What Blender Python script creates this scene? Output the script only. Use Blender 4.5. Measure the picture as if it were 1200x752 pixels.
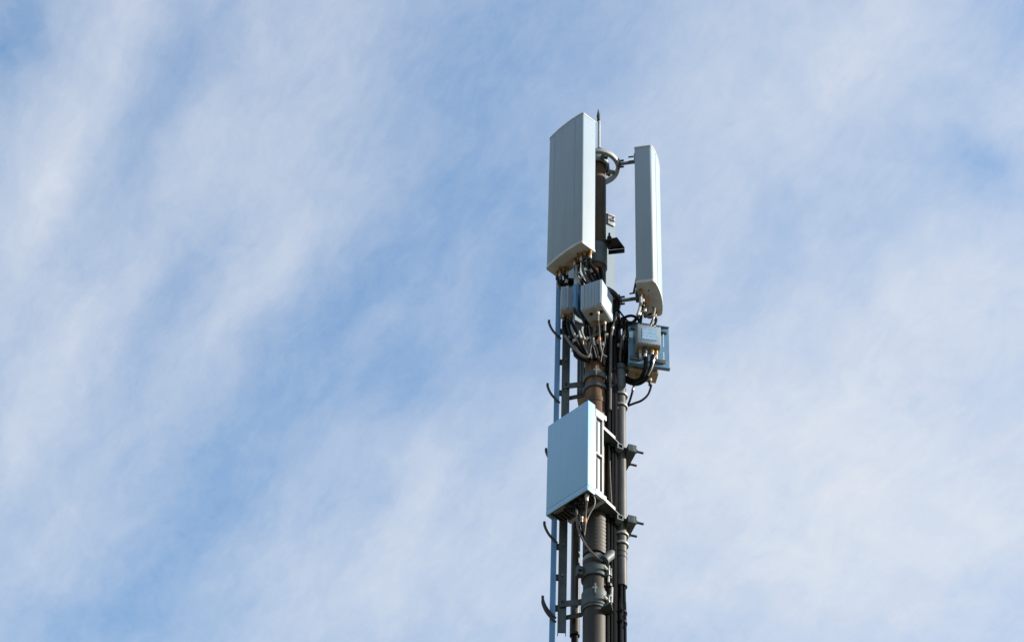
import bpy, bmesh, math, random
from mathutils import Vector, Matrix
random.seed(7)
for o in list(bpy.data.objects):
    bpy.data.objects.remove(o)
SC = bpy.context.scene
COL = SC.collection
rad = math.radians

# ------------------------------------------------------------------ camera
FPX, TILT = 3100.0, rad(46.0)              # focal length in photo pixels (1200 wide), upward tilt
ROLL = math.asin(112 / 3002)
R0, U0, FW = Vector((1, 0, 0)), Vector((0, -math.sin(TILT), math.cos(TILT))), Vector((0, math.cos(TILT), math.sin(TILT)))
RT = R0 * math.cos(ROLL) + U0 * math.sin(ROLL)
UP = -R0 * math.sin(ROLL) + U0 * math.cos(ROLL)
def ray(px, py):
    return RT * ((px - 600) / FPX) + UP * ((376 - py) / FPX) + FW
_d = ray(698, 430) * 20.7                  # the mast axis (x=0, y=0) stands 20.7 m down this ray
CAM = Vector((-_d.x, -_d.y, 1.6))
cam_d = bpy.data.cameras.new('camera')
cam = bpy.data.objects.new('camera', cam_d)
COL.objects.link(cam)
cam.matrix_world = Matrix.Translation(CAM) @ Matrix((RT, UP, -FW)).transposed().to_4x4()
cam_d.sensor_width = 36
cam_d.sensor_fit = 'HORIZONTAL'
cam_d.lens = 36 * FPX / 1200
cam_d.clip_start = 0.1
cam_d.clip_end = 20000
SC.camera = cam

# ------------------------------------------------------------------ light
SUN_AZ, SUN_EL = -5.0, 24.0                # direction to the sun: degrees from +x towards +y, and height
SC.view_settings.view_transform = 'Standard'
SC.view_settings.look = 'None'
SC.view_settings.exposure = 1.4
SC.view_settings.gamma = 1
sun_d = bpy.data.lights.new('sun', 'SUN')
sun_d.energy = 5.0
sun_d.angle = rad(0.5)
sun_d.color = (1.0, 0.90, 0.77)
sun = bpy.data.objects.new('sun', sun_d)
COL.objects.link(sun)
sdir = Vector((math.cos(rad(SUN_EL)) * math.cos(rad(SUN_AZ)), math.cos(rad(SUN_EL)) * math.sin(rad(SUN_AZ)), math.sin(rad(SUN_EL))))
sun.rotation_euler = sdir.to_track_quat('Z', 'Y').to_euler()
sun.location = (30, 5, 30)

world = bpy.data.worlds.new('World')
SC.world = world
world.use_nodes = True
WT = world.node_tree
WT.nodes.clear()
def wn(kind, **kw):
    n = WT.nodes.new(kind)
    for k, v in kw.items():
        setattr(n, k, v)
    return n
def wl(a, b):
    WT.links.new(a, b)
def wmath(op, a, b=None, c=None):
    n = wn('ShaderNodeMath', operation=op)
    for i, v in enumerate((a, b, c)):
        if v is None:
            continue
        if isinstance(v, (int, float)):
            n.inputs[i].default_value = v
        else:
            wl(v, n.inputs[i])
    return n.outputs[0]
SKY_STRENGTH = 0.099
sky = wn('ShaderNodeTexSky', sky_type='NISHITA', sun_disc=False)
sky.sun_elevation = rad(SUN_EL)
sky.sun_rotation = rad(90 - SUN_AZ)
sky.altitude = 100
sky.air_density = 1.5
sky.dust_density = 0.4
sky.ozone_density = 3.0
# thin high cloud laid on a flat layer far above: layer coordinates from the view direction
tc = wn('ShaderNodeTexCoord')
sep = wn('ShaderNodeSeparateXYZ')
wl(tc.outputs['Generated'], sep.inputs[0])
zz = wmath('MAXIMUM', sep.outputs['Z'], 0.06)
cu = wmath('DIVIDE', sep.outputs['X'], zz)
cv = wmath('MULTIPLY', wmath('DIVIDE', sep.outputs['Y'], zz), 0.72)
cmb = wn('ShaderNodeCombineXYZ')
wl(cu, cmb.inputs[0]); wl(cv, cmb.inputs[1])
layer = cmb.outputs[0]
PX = 1 / (FPX * 0.72)
def layer_at(px, py):
    r = ray(px, py)
    return (r.x / r.z, r.y / r.z * 0.72, 0)
# wind-drawn warp
nw = wn('ShaderNodeTexNoise')
nw.inputs['Scale'].default_value = 16
nw.inputs['Detail'].default_value = 4
nw.inputs['Roughness'].default_value = 0.55
wl(layer, nw.inputs['Vector'])
wsub = wn('ShaderNodeVectorMath', operation='SUBTRACT')
wl(nw.outputs['Color'], wsub.inputs[0]); wsub.inputs[1].default_value = (0.5, 0.5, 0.5)
wsc = wn('ShaderNodeVectorMath', operation='SCALE')
wl(wsub.outputs[0], wsc.inputs[0]); wsc.inputs['Scale'].default_value = 0.034
wadd = wn('ShaderNodeVectorMath', operation='ADD')
wl(layer, wadd.inputs[0]); wl(wsc.outputs[0], wadd.inputs[1])
warped = wadd.outputs[0]
def cloud_noise(scale, ang, stretch, detail, rough, seed):
    m = wn('ShaderNodeMapping', vector_type='TEXTURE')
    m.inputs['Location'].default_value = (seed, seed * 0.37, 0)
    m.inputs['Rotation'].default_value = (0, 0, rad(ang))
    m.inputs['Scale'].default_value = (stretch, 1, 1)
    wl(warped, m.inputs['Vector'])
    n = wn('ShaderNodeTexNoise')
    n.inputs['Scale'].default_value = scale
    n.inputs['Detail'].default_value = detail
    n.inputs['Roughness'].default_value = rough
    wl(m.outputs[0], n.inputs['Vector'])
    return wmath('SUBTRACT', n.outputs['Fac'], 0.5)
# the larger banks and gaps of the cloud cover: x, y, long axis, short axis, angle, amount
BANKS = [
    (5, 30, 70, 32, -70, -.34), (150, 175, 130, 34, -58, -.20), (240, 62, 80, 36, -58, -.14), (215, 325, 60, 30, -50, -.20),
    (550, 120, 200, 75, -75, -.20), (650, 110, 140, 75, -60, -.15), (470, 452, 70, 34, -35, -.24), (360, 440, 170, 52, -50, -.27),
    (235, 590, 150, 52, -55, -.20), (120, 725, 160, 50, -10, -.24), (610, 330, 100, 70, -80, -.22), (420, 350, 90, 40, -45, -.12),
    (575, 470, 90, 70, -70, -.14), (1130, 190, 70, 30, 20, -.16), (905, 295, 80, 45, -40, -.12), (730, 70, 80, 70, 0, -.10),
    (835, 640, 90, 45, -70, -.10), (420, 580, 60, 40, -40, -.12), (1100, 455, 90, 30, -25, -.07),
    (115, 105, 210, 36, -57, .20), (35, 245, 110, 36, -60, .20), (300, 140, 150, 75, -62, .12), (240, 120, 75, 17, -55, .10),
    (95, 390, 140, 38, -58, .22), (25, 510, 90, 28, -65, .16), (70, 610, 60, 20, -50, .12), (300, 345, 95, 22, -50, .12),
    (425, 395, 60, 24, -40, .10), (540, 300, 70, 38, -30, .10), (300, 525, 50, 28, -40, .08), (1190, 12, 60, 30, 0, -.16), (1165, 470, 60, 24, -30, -.10), (1150, 190, 40, 18, 10, -.10),
    (332, 280, 70, 24, -60, .14), (630, 285, 80, 40, -70, -.10), (500, 180, 60, 20, -30, .08), (70, 265, 60, 14, -55, -.12),
    (478, 620, 140, 34, -74, .24), (340, 730, 120, 48, -60, .16), (560, 690, 80, 60, 0, .12),
    (900, 90, 260, 85, -20, .17), (970, 95, 75, 40, -30, .12), (1180, 130, 55, 42, 0, .14), (1130, 340, 130, 75, 0, .22),
    (980, 590, 330, 180, 0, .50), (900, 470, 160, 50, -15, .08), (780, 230, 80, 120, -60, .06),
]
acc = None
for px, py, la, sb, ang, amt in BANKS:
    m = wn('ShaderNodeMapping', vector_type='TEXTURE')
    m.inputs['Location'].default_value = layer_at(px, py)
    m.inputs['Rotation'].default_value = (0, 0, rad(ang))
    m.inputs['Scale'].default_value = (la * PX, sb * PX, 1)
    wl(warped, m.inputs['Vector'])
    dt = wn('ShaderNodeVectorMath', operation='DOT_PRODUCT')
    wl(m.outputs[0], dt.inputs[0]); wl(m.outputs[0], dt.inputs[1])
    e = wmath('POWER', math.exp(-0.7), dt.outputs['Value'])
    acc = wmath('MULTIPLY_ADD', e, amt * 0.82, acc if acc is not None else 0.37)
dens = wmath('MULTIPLY_ADD', cloud_noise(17, -58, 1.8, 6, 0.58, 3.1), 0.26, acc)
east = wmath('MULTIPLY', wmath('ADD', cu, -0.02), 9.0)          # towards +x the streaks give way to soft mottled cloud
WT.nodes[-1].use_clamp = True
dens = wmath('MULTIPLY_ADD', cloud_noise(44, -56, 2.1, 7, 0.66, 8.3), wmath('MULTIPLY_ADD', east, -0.18, 0.36), dens)
dens = wmath('MULTIPLY_ADD', cloud_noise(30, 20, 1.15, 7, 0.6, 2.2), wmath('MULTIPLY', east, 0.36), dens)
dens = wmath('MULTIPLY_ADD', cloud_noise(125, -52, 1.8, 6, 0.72, 5.7), 0.19, dens)
mr = wn('ShaderNodeMapRange', interpolation_type='LINEAR')
mr.inputs['From Min'].default_value = 0.06
mr.inputs['From Max'].default_value = 0.92
wl(dens, mr.inputs['Value'])
mixc = wn('ShaderNodeMix', data_type='RGBA')
wl(mr.outputs[0], mixc.inputs['Factor'])
wl(sky.outputs[0], mixc.inputs[6])
mixc.inputs[7].default_value = (3.0, 3.13, 3.38, 1)
bg = wn('ShaderNodeBackground')
bg.inputs['Strength'].default_value = SKY_STRENGTH
wl(mixc.outputs[2], bg.inputs['Color'])
wo = wn('ShaderNodeOutputWorld')
wl(bg.outputs[0], wo.inputs['Surface'])

# ------------------------------------------------------------------ measuring: photo pixel -> point in the place
def at(px, py, y):                          # the point seen at a pixel, on the plane y (metres behind the mast axis)
    r = ray(px, py)
    return CAM + r * ((y - CAM.y) / r.y)
def atz(px, py, z):                         # the point seen at a pixel, on a level plane
    r = ray(px, py)
    return CAM + r * ((z - CAM.z) / r.z)
def zat(x, y, py):                          # height on the upright line through x, y that shows at row py
    q = UP - FW * ((376 - py) / FPX)
    return CAM.z - ((x - CAM.x) * q.x + (y - CAM.y) * q.y) / q.z
def zc(py):
    return zat(0, 0, py)

# ------------------------------------------------------------------ materials
def mat(name, col, rough=0.5, metal=0.0, col2=None, scale=8.0, stretch=(1, 1, 1), amount=1.0, lo=0.4, hi=0.65, detail=5,
        bump=0.0, bump_scale=60.0, streak=None, spec=0.35):
    m = bpy.data.materials.new(name)
    m.use_nodes = True
    nt = m.node_tree
    b = nt.nodes['Principled BSDF']
    b.inputs['Roughness'].default_value = rough
    b.inputs['Metallic'].default_value = metal
    b.inputs['Specular IOR Level'].default_value = spec
    b.inputs['Base Color'].default_value = (*col, 1)
    tcn = nt.nodes.new('ShaderNodeTexCoord')
    def noise(sc, st, det=5):
        mp = nt.nodes.new('ShaderNodeMapping')
        mp.inputs['Scale'].default_value = st
        nt.links.new(tcn.outputs['Object'], mp.inputs['Vector'])
        n = nt.nodes.new('ShaderNodeTexNoise')
        n.inputs['Scale'].default_value = sc
        n.inputs['Detail'].default_value = det
        n.inputs['Roughness'].default_value = 0.6
        nt.links.new(mp.outputs[0], n.inputs['Vector'])
        return n.outputs['Fac']
    cur = None
    def blend(fac, lo_, hi_, amt, c2):
        nonlocal cur
        r = nt.nodes.new('ShaderNodeMapRange')
        r.inputs['From Min'].default_value = lo_
        r.inputs['From Max'].default_value = hi_
        r.inputs['To Max'].default_value = amt
        nt.links.new(fac, r.inputs['Value'])
        mx = nt.nodes.new('ShaderNodeMix')
        mx.data_type = 'RGBA'
        nt.links.new(r.outputs[0], mx.inputs['Factor'])
        if cur is None:
            mx.inputs[6].default_value = (*col, 1)
        else:
            nt.links.new(cur, mx.inputs[6])
        mx.inputs[7].default_value = (*c2, 1)
        cur = mx.outputs[2]
    if col2:
        blend(noise(scale, stretch, detail), lo, hi, amount, col2)
    if streak:                                # thin upright weather streaks
        blend(noise(streak[1], (1, 1, 0.04), 3), 0.5, 0.72, streak[2], streak[0])
    if cur is not None:
        nt.links.new(cur, b.inputs['Base Color'])
    if bump:
        bp = nt.nodes.new('ShaderNodeBump')
        bp.inputs['Strength'].default_value = bump
        bp.inputs['Distance'].default_value = 0.003
        nt.links.new(noise(bump_scale, (1, 1, 1)), bp.inputs['Height'])
        nt.links.new(bp.outputs[0], b.inputs['Normal'])
    return m
M = {
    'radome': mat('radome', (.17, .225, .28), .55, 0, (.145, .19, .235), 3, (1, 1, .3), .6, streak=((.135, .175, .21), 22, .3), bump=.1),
    'cap': mat('antenna_cap', (.32, .34, .355), .6, 0, (.24, .25, .255), 14, (1, 1, 1), .7),
    'box': mat('box_paint', (.20, .27, .345), .5, 0, (.175, .235, .30), 9, (1, 1, .4), .6, streak=((.155, .205, .255), 40, .35), bump=.1),
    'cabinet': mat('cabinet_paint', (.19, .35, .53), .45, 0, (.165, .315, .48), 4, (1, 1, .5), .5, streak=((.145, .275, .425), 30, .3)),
    'frame': mat('frame_paint', (.25, .275, .295), .5, 0, (.21, .23, .25), 6, (1, 1, .5), .5),
    'recess': mat('grille_grey', (.20, .22, .24), .6, 0, (.15, .165, .18), 20),
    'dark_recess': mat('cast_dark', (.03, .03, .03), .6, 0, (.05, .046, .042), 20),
    'galv': mat('galvanized', (.15, .175, .18), .48, .35, (.09, .11, .115), 22, (1, 1, .6), .9, bump=.15),
    'galv_dark': mat('galvanized_weathered', (.05, .068, .073), .55, .3, (.027, .036, .04), 16, (1, 1, .5), .9, bump=.2),
    'orange_rust': mat('orange_rust', (.085, .045, .018), .7, .1, (.035, .022, .013), 14, (1, 1, .5), .8, streak=((.20, .10, .035), 22, .6), bump=.35),
    'rail': mat('rail_galvanized', (.085, .20, .34), .42, .4, (.065, .16, .28), 14, (1, 1, .3), .8),  # reflected sky blue is put into this galvanized base colour
    'ring': mat('ring_galvanized', (.24, .26, .25), .5, .25, (.17, .185, .18), 18, (1, 1, 1), .8),
    'pipe': mat('pipe_galvanized', (.062, .061, .058), .42, .35, (.04, .04, .038), 14, (1, 1, .35), .9, bump=.2),
    'rust': mat('rusty_steel', (.055, .034, .018), .7, .1, (.024, .018, .013), 12, (1, 1, .4), .9, streak=((.14, .075, .026), 26, .6), bump=.35),
    'brown_steel': mat('weathered_steel', (.019, .017, .0145), .6, .15, (.014, .013, .012), 11, (1, 1, .25), .9, streak=((.042, .031, .02), 30, .5), bump=.3),
    'sleeve': mat('sleeve_paint', (.085, .105, .115), .55, .15, (.06, .075, .08), 16, (1, 1, .5), .9),
    'ribbed': mat('ribbed_sleeve', (.022, .022, .023), .6, .1, (.034, .026, .02), 10, (1, 1, .5), .7, bump=.2),
    'black': mat('black_jacket', (.0035, .0035, .004), .36, 0, (.006, .006, .006), 30, (1, 1, 1), .5, spec=.08),
    'grey_and_glint': mat('grey_jacket_and_glint', (.085, .078, .073), .45, 0, (.05, .046, .043), 25, (1, 1, 1), .6),  # grey jackets, and sun glints on cables put into this pale colour
    'brass': mat('brass', (.32, .19, .07), .42, .6, (.19, .10, .035), 40, (1, 1, 1), .7),
    'silver': mat('plated_metal', (.45, .44, .41), .35, .6, (.33, .32, .30), 40, (1, 1, 1), .5),
    'bolt': mat('dark_bolt', (.03, .033, .035), .5, .4, (.02, .02, .02), 40, (1, 1, 1), .6),
    'blue': mat('blue_plate', (.11, .215, .32), .45, .2, (.08, .17, .265), 14, (1, 1, .6), .7),
    'filter': mat('filter_box', (.215, .27, .315), .5, .15, (.15, .195, .24), 20, (1, 1, 1), .6, bump=.15),
    'tan': mat('tan_cast', (.25, .21, .155), .6, .1, (.18, .145, .11), 20, (1, 1, 1), .7),
    'white': mat('white_plastic_and_sunlit', (.26, .28, .30), .45, 0, (.21, .23, .24), 14, (1, 1, 1), .6),  # white plastic; on bracket edges it carries sunlight in the colour
    'orange': mat('orange_print', (.50, .17, .05), .6),
    'bracket_shade_black': mat('shade_black_bracket', (.010, .010, .011), .5, .1, (.018, .018, .018), 20, (1, 1, 1), .6),  # this black carries the shade under the bracket
    'ground': mat('dry_grass_ground', (.13, .115, .085), .95, 0, (.09, .085, .055), .15, (1, 1, 1), .9, bump=.3, bump_scale=3),
}
def label_material():                         # faint printed lines on the filter's label
    m = bpy.data.materials.new('printed_label')
    m.use_nodes = True
    nt = m.node_tree
    b = nt.nodes['Principled BSDF']
    b.inputs['Roughness'].default_value = .4
    t = nt.nodes.new('ShaderNodeTexCoord')
    mp = nt.nodes.new('ShaderNodeMapping')
    mp.inputs['Scale'].default_value = (1, 1, 1)
    nt.links.new(t.outputs['Object'], mp.inputs['Vector'])
    w = nt.nodes.new('ShaderNodeTexWave')
    w.bands_direction = 'Z'
    w.inputs['Scale'].default_value = 9
    nt.links.new(mp.outputs[0], w.inputs['Vector'])
    n = nt.nodes.new('ShaderNodeTexNoise')
    n.inputs['Scale'].default_value = 55
    nt.links.new(mp.outputs[0], n.inputs['Vector'])
    mu = nt.nodes.new('ShaderNodeMath'); mu.operation = 'MULTIPLY'
    nt.links.new(w.outputs['Fac'], mu.inputs[0]); nt.links.new(n.outputs['Fac'], mu.inputs[1])
    r = nt.nodes.new('ShaderNodeMapRange')
    r.inputs['From Min'].default_value = .35; r.inputs['From Max'].default_value = .5
    nt.links.new(mu.outputs[0], r.inputs['Value'])
    mx = nt.nodes.new('ShaderNodeMix'); mx.data_type = 'RGBA'
    mx.inputs[6].default_value = (.21, .33, .48, 1); mx.inputs[7].default_value = (.12, .21, .33, 1)
    nt.links.new(r.outputs[0], mx.inputs['Factor'])
    nt.links.new(mx.outputs[2], b.inputs['Base Color'])
    return m
M['label'] = label_material()

# ------------------------------------------------------------------ geometry helpers (all in world metres)
Z = Vector((0, 0, 1))
def hdir(deg):
    return Vector((math.cos(rad(deg)), math.sin(rad(deg)), 0))
def P2(v):
    return (v.x, v.y)
class Geo:
    def __init__(self):
        self.v, self.f = [], []
    def add(self, verts, faces):
        k = len(self.v)
        self.v += [Vector(p) for p in verts]
        self.f += [tuple(i + k for i in f) for f in faces]
        return self
    def box(self, o, a, b, c, bevel=0.0, segs=2):           # corner o and three edge vectors
        bm = bmesh.new()
        vs = [bm.verts.new(o + a * i + b * j + c * k) for k in (0, 1) for j in (0, 1) for i in (0, 1)]
        for q in ((0, 2, 3, 1), (4, 5, 7, 6), (0, 1, 5, 4), (2, 6, 7, 3), (0, 4, 6, 2), (1, 3, 7, 5)):
            bm.faces.new([vs[i] for i in q])
        bmesh.ops.recalc_face_normals(bm, faces=bm.faces)
        if bevel:
            bmesh.ops.bevel(bm, geom=list(bm.edges), offset=bevel, segments=segs, affect='EDGES', profile=.5)
        bm.verts.index_update()
        self.add([v.co.copy() for v in bm.verts], [[v.index for v in f.verts] for f in bm.faces])
        bm.free()
        return self
    def cbox(self, c, a, b, h, bevel=0.0):                    # centre
        return self.box(c - (a + b + h) / 2, a, b, h, bevel)
    def prism(self, poly, z0, z1, bevel=0.0):                  # polygon of (x, y) extruded upright
        n = len(poly)
        bm = bmesh.new()
        lo = [bm.verts.new((p[0], p[1], z0)) for p in poly]
        hi = [bm.verts.new((p[0], p[1], z1)) for p in poly]
        bm.faces.new(lo[::-1]); bm.faces.new(hi)
        for i in range(n):
            j = (i + 1) % n
            bm.faces.new((lo[i], lo[j], hi[j], hi[i]))
        bmesh.ops.recalc_face_normals(bm, faces=bm.faces)
        if bevel:
            es = [e for e in bm.edges if abs(e.verts[0].co.z - e.verts[1].co.z) < 1e-6]
            bmesh.ops.bevel(bm, geom=es, offset=bevel, segments=2, affect='EDGES', profile=.5)
        bm.verts.index_update()
        self.add([v.co.copy() for v in bm.verts], [[v.index for v in f.verts] for f in bm.faces])
        bm.free()
        return self
    def cyl(self, p0, p1, r, r1=None, n=20, caps=True):
        p0, p1 = Vector(p0), Vector(p1)
        r1 = r if r1 is None else r1
        d = (p1 - p0).normalized()
        x = d.orthogonal().normalized(); y = d.cross(x)
        vs = []
        for p, q in ((p0, r), (p1, r1)):
            for i in range(n):
                t = 2 * math.pi * i / n
                vs.append(p + x * (q * math.cos(t)) + y * (q * math.sin(t)))
        fs = [(i, (i + 1) % n, n + (i + 1) % n, n + i) for i in range(n)]
        if caps:
            fs += [tuple(range(n))[::-1], tuple(range(n, 2 * n))]
        return self.add(vs, fs)
    def lathe(self, cx, cy, prof, n=40, a0=0.0, a1=360.0):      # closed profile of (radius, z) about an upright axis
        full = abs(a1 - a0 - 360) < 1e-6
        m, k = len(prof), n if full else n + 1
        vs = []
        for i in range(k):
            t = rad(a0 + (a1 - a0) * i / n)
            for r, z in prof:
                vs.append(Vector((cx + r * math.cos(t), cy + r * math.sin(t), z)))
        fs = []
        for i in range(n):
            j = (i + 1) % k
            for q in range(m):
                s = (q + 1) % m
                fs.append((i * m + q, j * m + q, j * m + s, i * m + s))
        if not full:
            fs += [tuple(range(m)), tuple(range((k - 1) * m, k * m))[::-1]]
        return self.add(vs, fs)
    def band(self, cx, cy, z0, z1, ri, ro, n=40, a0=0.0, a1=360.0):
        c = min(.004, (z1 - z0) / 4, (ro - ri) / 3)
        return self.lathe(cx, cy, [(ri, z0), (ro - c, z0), (ro, z0 + c), (ro, z1 - c), (ro - c, z1), (ri, z1)], n, a0, a1)
    def tube(self, pts, r, n=8, res=5):                        # smooth round cable through points
        pts = [Vector(p) for p in pts]
        if len(pts) > 2:
            q = [pts[0] * 2 - pts[1]] + pts + [pts[-1] * 2 - pts[-2]]
            out = []
            for i in range(1, len(q) - 2):
                for s in range(res):
                    t = s / res
                    out.append(0.5 * (2 * q[i] + (q[i + 1] - q[i - 1]) * t + (2 * q[i - 1] - 5 * q[i] + 4 * q[i + 1] - q[i + 2]) * t * t
                                      + (3 * q[i] - q[i - 1] - 3 * q[i + 1] + q[i + 2]) * t ** 3))
            out.append(pts[-1])
        else:
            out = pts
        vs, fs, x = [], [], None
        for i, p in enumerate(out):
            d = (out[min(i + 1, len(out) - 1)] - out[max(i - 1, 0)]).normalized()
            x = d.orthogonal().normalized() if x is None else (x - d * x.dot(d)).normalized()
            y = d.cross(x)
            for k in range(n):
                t = 2 * math.pi * k / n
                vs.append(p + x * (r * math.cos(t)) + y * (r * math.sin(t)))
        for i in range(len(out) - 1):
            for k in range(n):
                l = (k + 1) % n
                fs.append((i * n + k, i * n + l, (i + 1) * n + l, (i + 1) * n + k))
        fs += [tuple(range(n))[::-1], tuple(range((len(out) - 1) * n, len(out) * n))]
        return self.add(vs, fs)
def obj(name, g, m, parent=None, origin=None):
    o0 = Vector(parent['_o']) if parent is not None else (Vector(origin) if origin is not None else Vector((0, 0, 0)))
    me = bpy.data.meshes.new(name)
    me.from_pydata([p - o0 for p in g.v], [], g.f)
    bm = bmesh.new(); bm.from_mesh(me)
    bmesh.ops.recalc_face_normals(bm, faces=bm.faces)
    bm.to_mesh(me); bm.free()
    me.materials.append(M[m])
    me.shade_smooth()
    me.set_sharp_from_angle(angle=rad(32))
    o = bpy.data.objects.new(name, me)
    COL.objects.link(o)
    if parent is not None:
        o.parent = parent
    else:
        o.location = o0
    o['_o'] = list(o0)
    return o
def tag(o, label, cat, group=None):
    o['label'] = label
    o['category'] = cat
    if group:
        o['group'] = group
    return o
def thing(name, loc, label, cat, group=None):
    o = bpy.data.objects.new(name, None)
    o.empty_display_size = .1
    o.location = loc
    COL.objects.link(o)
    o['_o'] = list(loc)
    return tag(o, label, cat, group)

# ------------------------------------------------------------------ setting: the ground, far below the picture
g = Geo()
N = 24
for i in range(N + 1):
    for j in range(N + 1):
        u, v = (i / N * 2 - 1), (j / N * 2 - 1)
        g.v.append(Vector((u * abs(u) * 4000, v * abs(v) * 4000, -.02)))
g.f = [(i * (N + 1) + j, (i + 1) * (N + 1) + j, (i + 1) * (N + 1) + j + 1, i * (N + 1) + j + 1) for i in range(N) for j in range(N)]
gr = obj('ground', g, 'ground')
gr['kind'] = 'structure'

# ------------------------------------------------------------------ the mast pole
RP = .085                                   # pole radius
mast = thing('mast_pole', (0, 0, 0), 'thick rusty brown steel mast pole carrying all the antennas', 'mast')
obj('lower_shaft', Geo().cyl((0, 0, 0), (0, 0, zc(655)), RP, n=40), 'brown_steel', mast)
prof = [(.04, zc(653))]
z0, z1 = zc(653), zc(606)
NR = 11
for i in range(NR):
    a, b = z0 + (z1 - z0) * i / NR, z0 + (z1 - z0) * (i + 1) / NR
    prof += [(RP + .002, a + .002), (RP + .0045, a + (b - a) * .3), (RP + .0045, a + (b - a) * .7), (RP + .002, b - .002)]
prof += [(.04, z1)]
obj('ribbed_sleeve', Geo().lathe(0, 0, prof), 'ribbed', mast)
obj('rusty_section', Geo().cyl((0, 0, zc(607)), (0, 0, zc(425)), RP - .003, n=40), 'orange_rust', mast)
obj('upper_shaft', Geo().cyl((0, 0, zc(425) + .001), (0, 0, zc(190)), RP - .004, n=40), 'rust', mast)
obj('base_flange', Geo().band(0, 0, 0, .03, .05, .22), 'galv_dark', mast)
obj('grey_sleeve', Geo().band(0, 0, zc(315), zc(291), RP - .01, RP + .006), 'sleeve', mast)
obj('joint_band', Geo().band(0, 0, zc(477), zc(471), RP - .01, RP + .001), 'rust', mast)
obj('strap', Geo().band(0, 0, zc(428), zc(422), RP - .01, RP + .004), 'silver', mast)
obj('strap', Geo().band(0, 0, zc(661), zc(656), RP - .01, RP + .005), 'galv', mast)
top = obj('top_collar', Geo().band(0, 0, zc(197), zc(188.5), RP - .02, RP + .012), 'galv', mast)
obj('cap', Geo().lathe(0, 0, [(.0001, zc(190)), (RP, zc(190)), (RP, zc(188)), (.05, zc(186)), (.0001, zc(185.5))], 32), 'galv', mast)

# lightning rod above the pole top
lr = thing('lightning_rod', (.02, -.01, zc(187)), 'slim pale lightning rod with a dark pointed tip above the mast top', 'lightning rod')
obj('rod', Geo().cyl((.02, -.01, zc(187)), (.02, -.01, zc(138)), .0125, .011, n=12), 'ring', lr)
obj('rod_tip', Geo().cyl((.016, -.014, zc(143)), (.014, -.016, zc(138)), .0145, .017, n=12).cyl((.014, -.016, zc(138)), (.012, -.018, zc(129.5)), .017, .001, n=12), 'bolt', lr)
obj('rod_clamp', Geo().cyl((.022, -.02, zc(184)), (.022, -.02, zc(177)), .024, n=10), 'bolt', lr)

# ------------------------------------------------------------------ mounting rings round the pole
def mounting_ring(py, label, spokes, mat_ring, arm_deg, arm_len):
    zr = zc(py)
    t = thing('mounting_ring', (0, 0, zr), label, 'mounting ring', 'mounting rings clamped round the mast')
    obj('ring', Geo().band(0, 0, zr - .022, zr + .022, .166, .198, 48), mat_ring, t)
    obj('clamp_collar', Geo().band(0, 0, zr - .03, zr + .03, RP + .013, RP + .026, 40), 'galv', t)
    for d in spokes:
        u, w = hdir(d), hdir(d + 90)
        s = obj('spoke', Geo().cbox(u * .137 + Z * zr, u * .05, w * .03, Z * .03, .003), 'galv', t)
        obj('bolt', Geo().cyl(u * .128 + w * .016 + Z * zr, u * .128 + w * .045 + Z * zr, .015, n=6), 'bolt', s)
    u, w = hdir(arm_deg), hdir(arm_deg + 90)
    a = obj('arm', Geo().cyl(u * .186 + Z * zr, u * arm_len + Z * zr, .0145, n=16), 'galv', t)
    f = obj('arm_flange', Geo().cbox(u * .206 + Z * zr, u * .010, w * .045, Z * .045, .003), 'galv_dark', t)
    for k in (-1, 1):
        obj('bolt', Geo().cyl(u * .2 + w * (.0) + Z * (zr + .04 * k), u * .235 + Z * (zr + .04 * k), .010, n=6)
            .cbox(u * .192 + Z * (zr + .045 * k), u * .012, w * .03, Z * .03), 'bolt', t)
    return t
A2 = -13.0
mounting_ring(196, 'upper round bracket ring at the mast top with an arm to the right antenna', (20, 100, 200, 290), 'ring', A2, .335)
mounting_ring(356, 'lower round bracket ring in the cables beside the small grey boxes', (40, 130, 250, 330), 'galv_dark', A2, .36)

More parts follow.
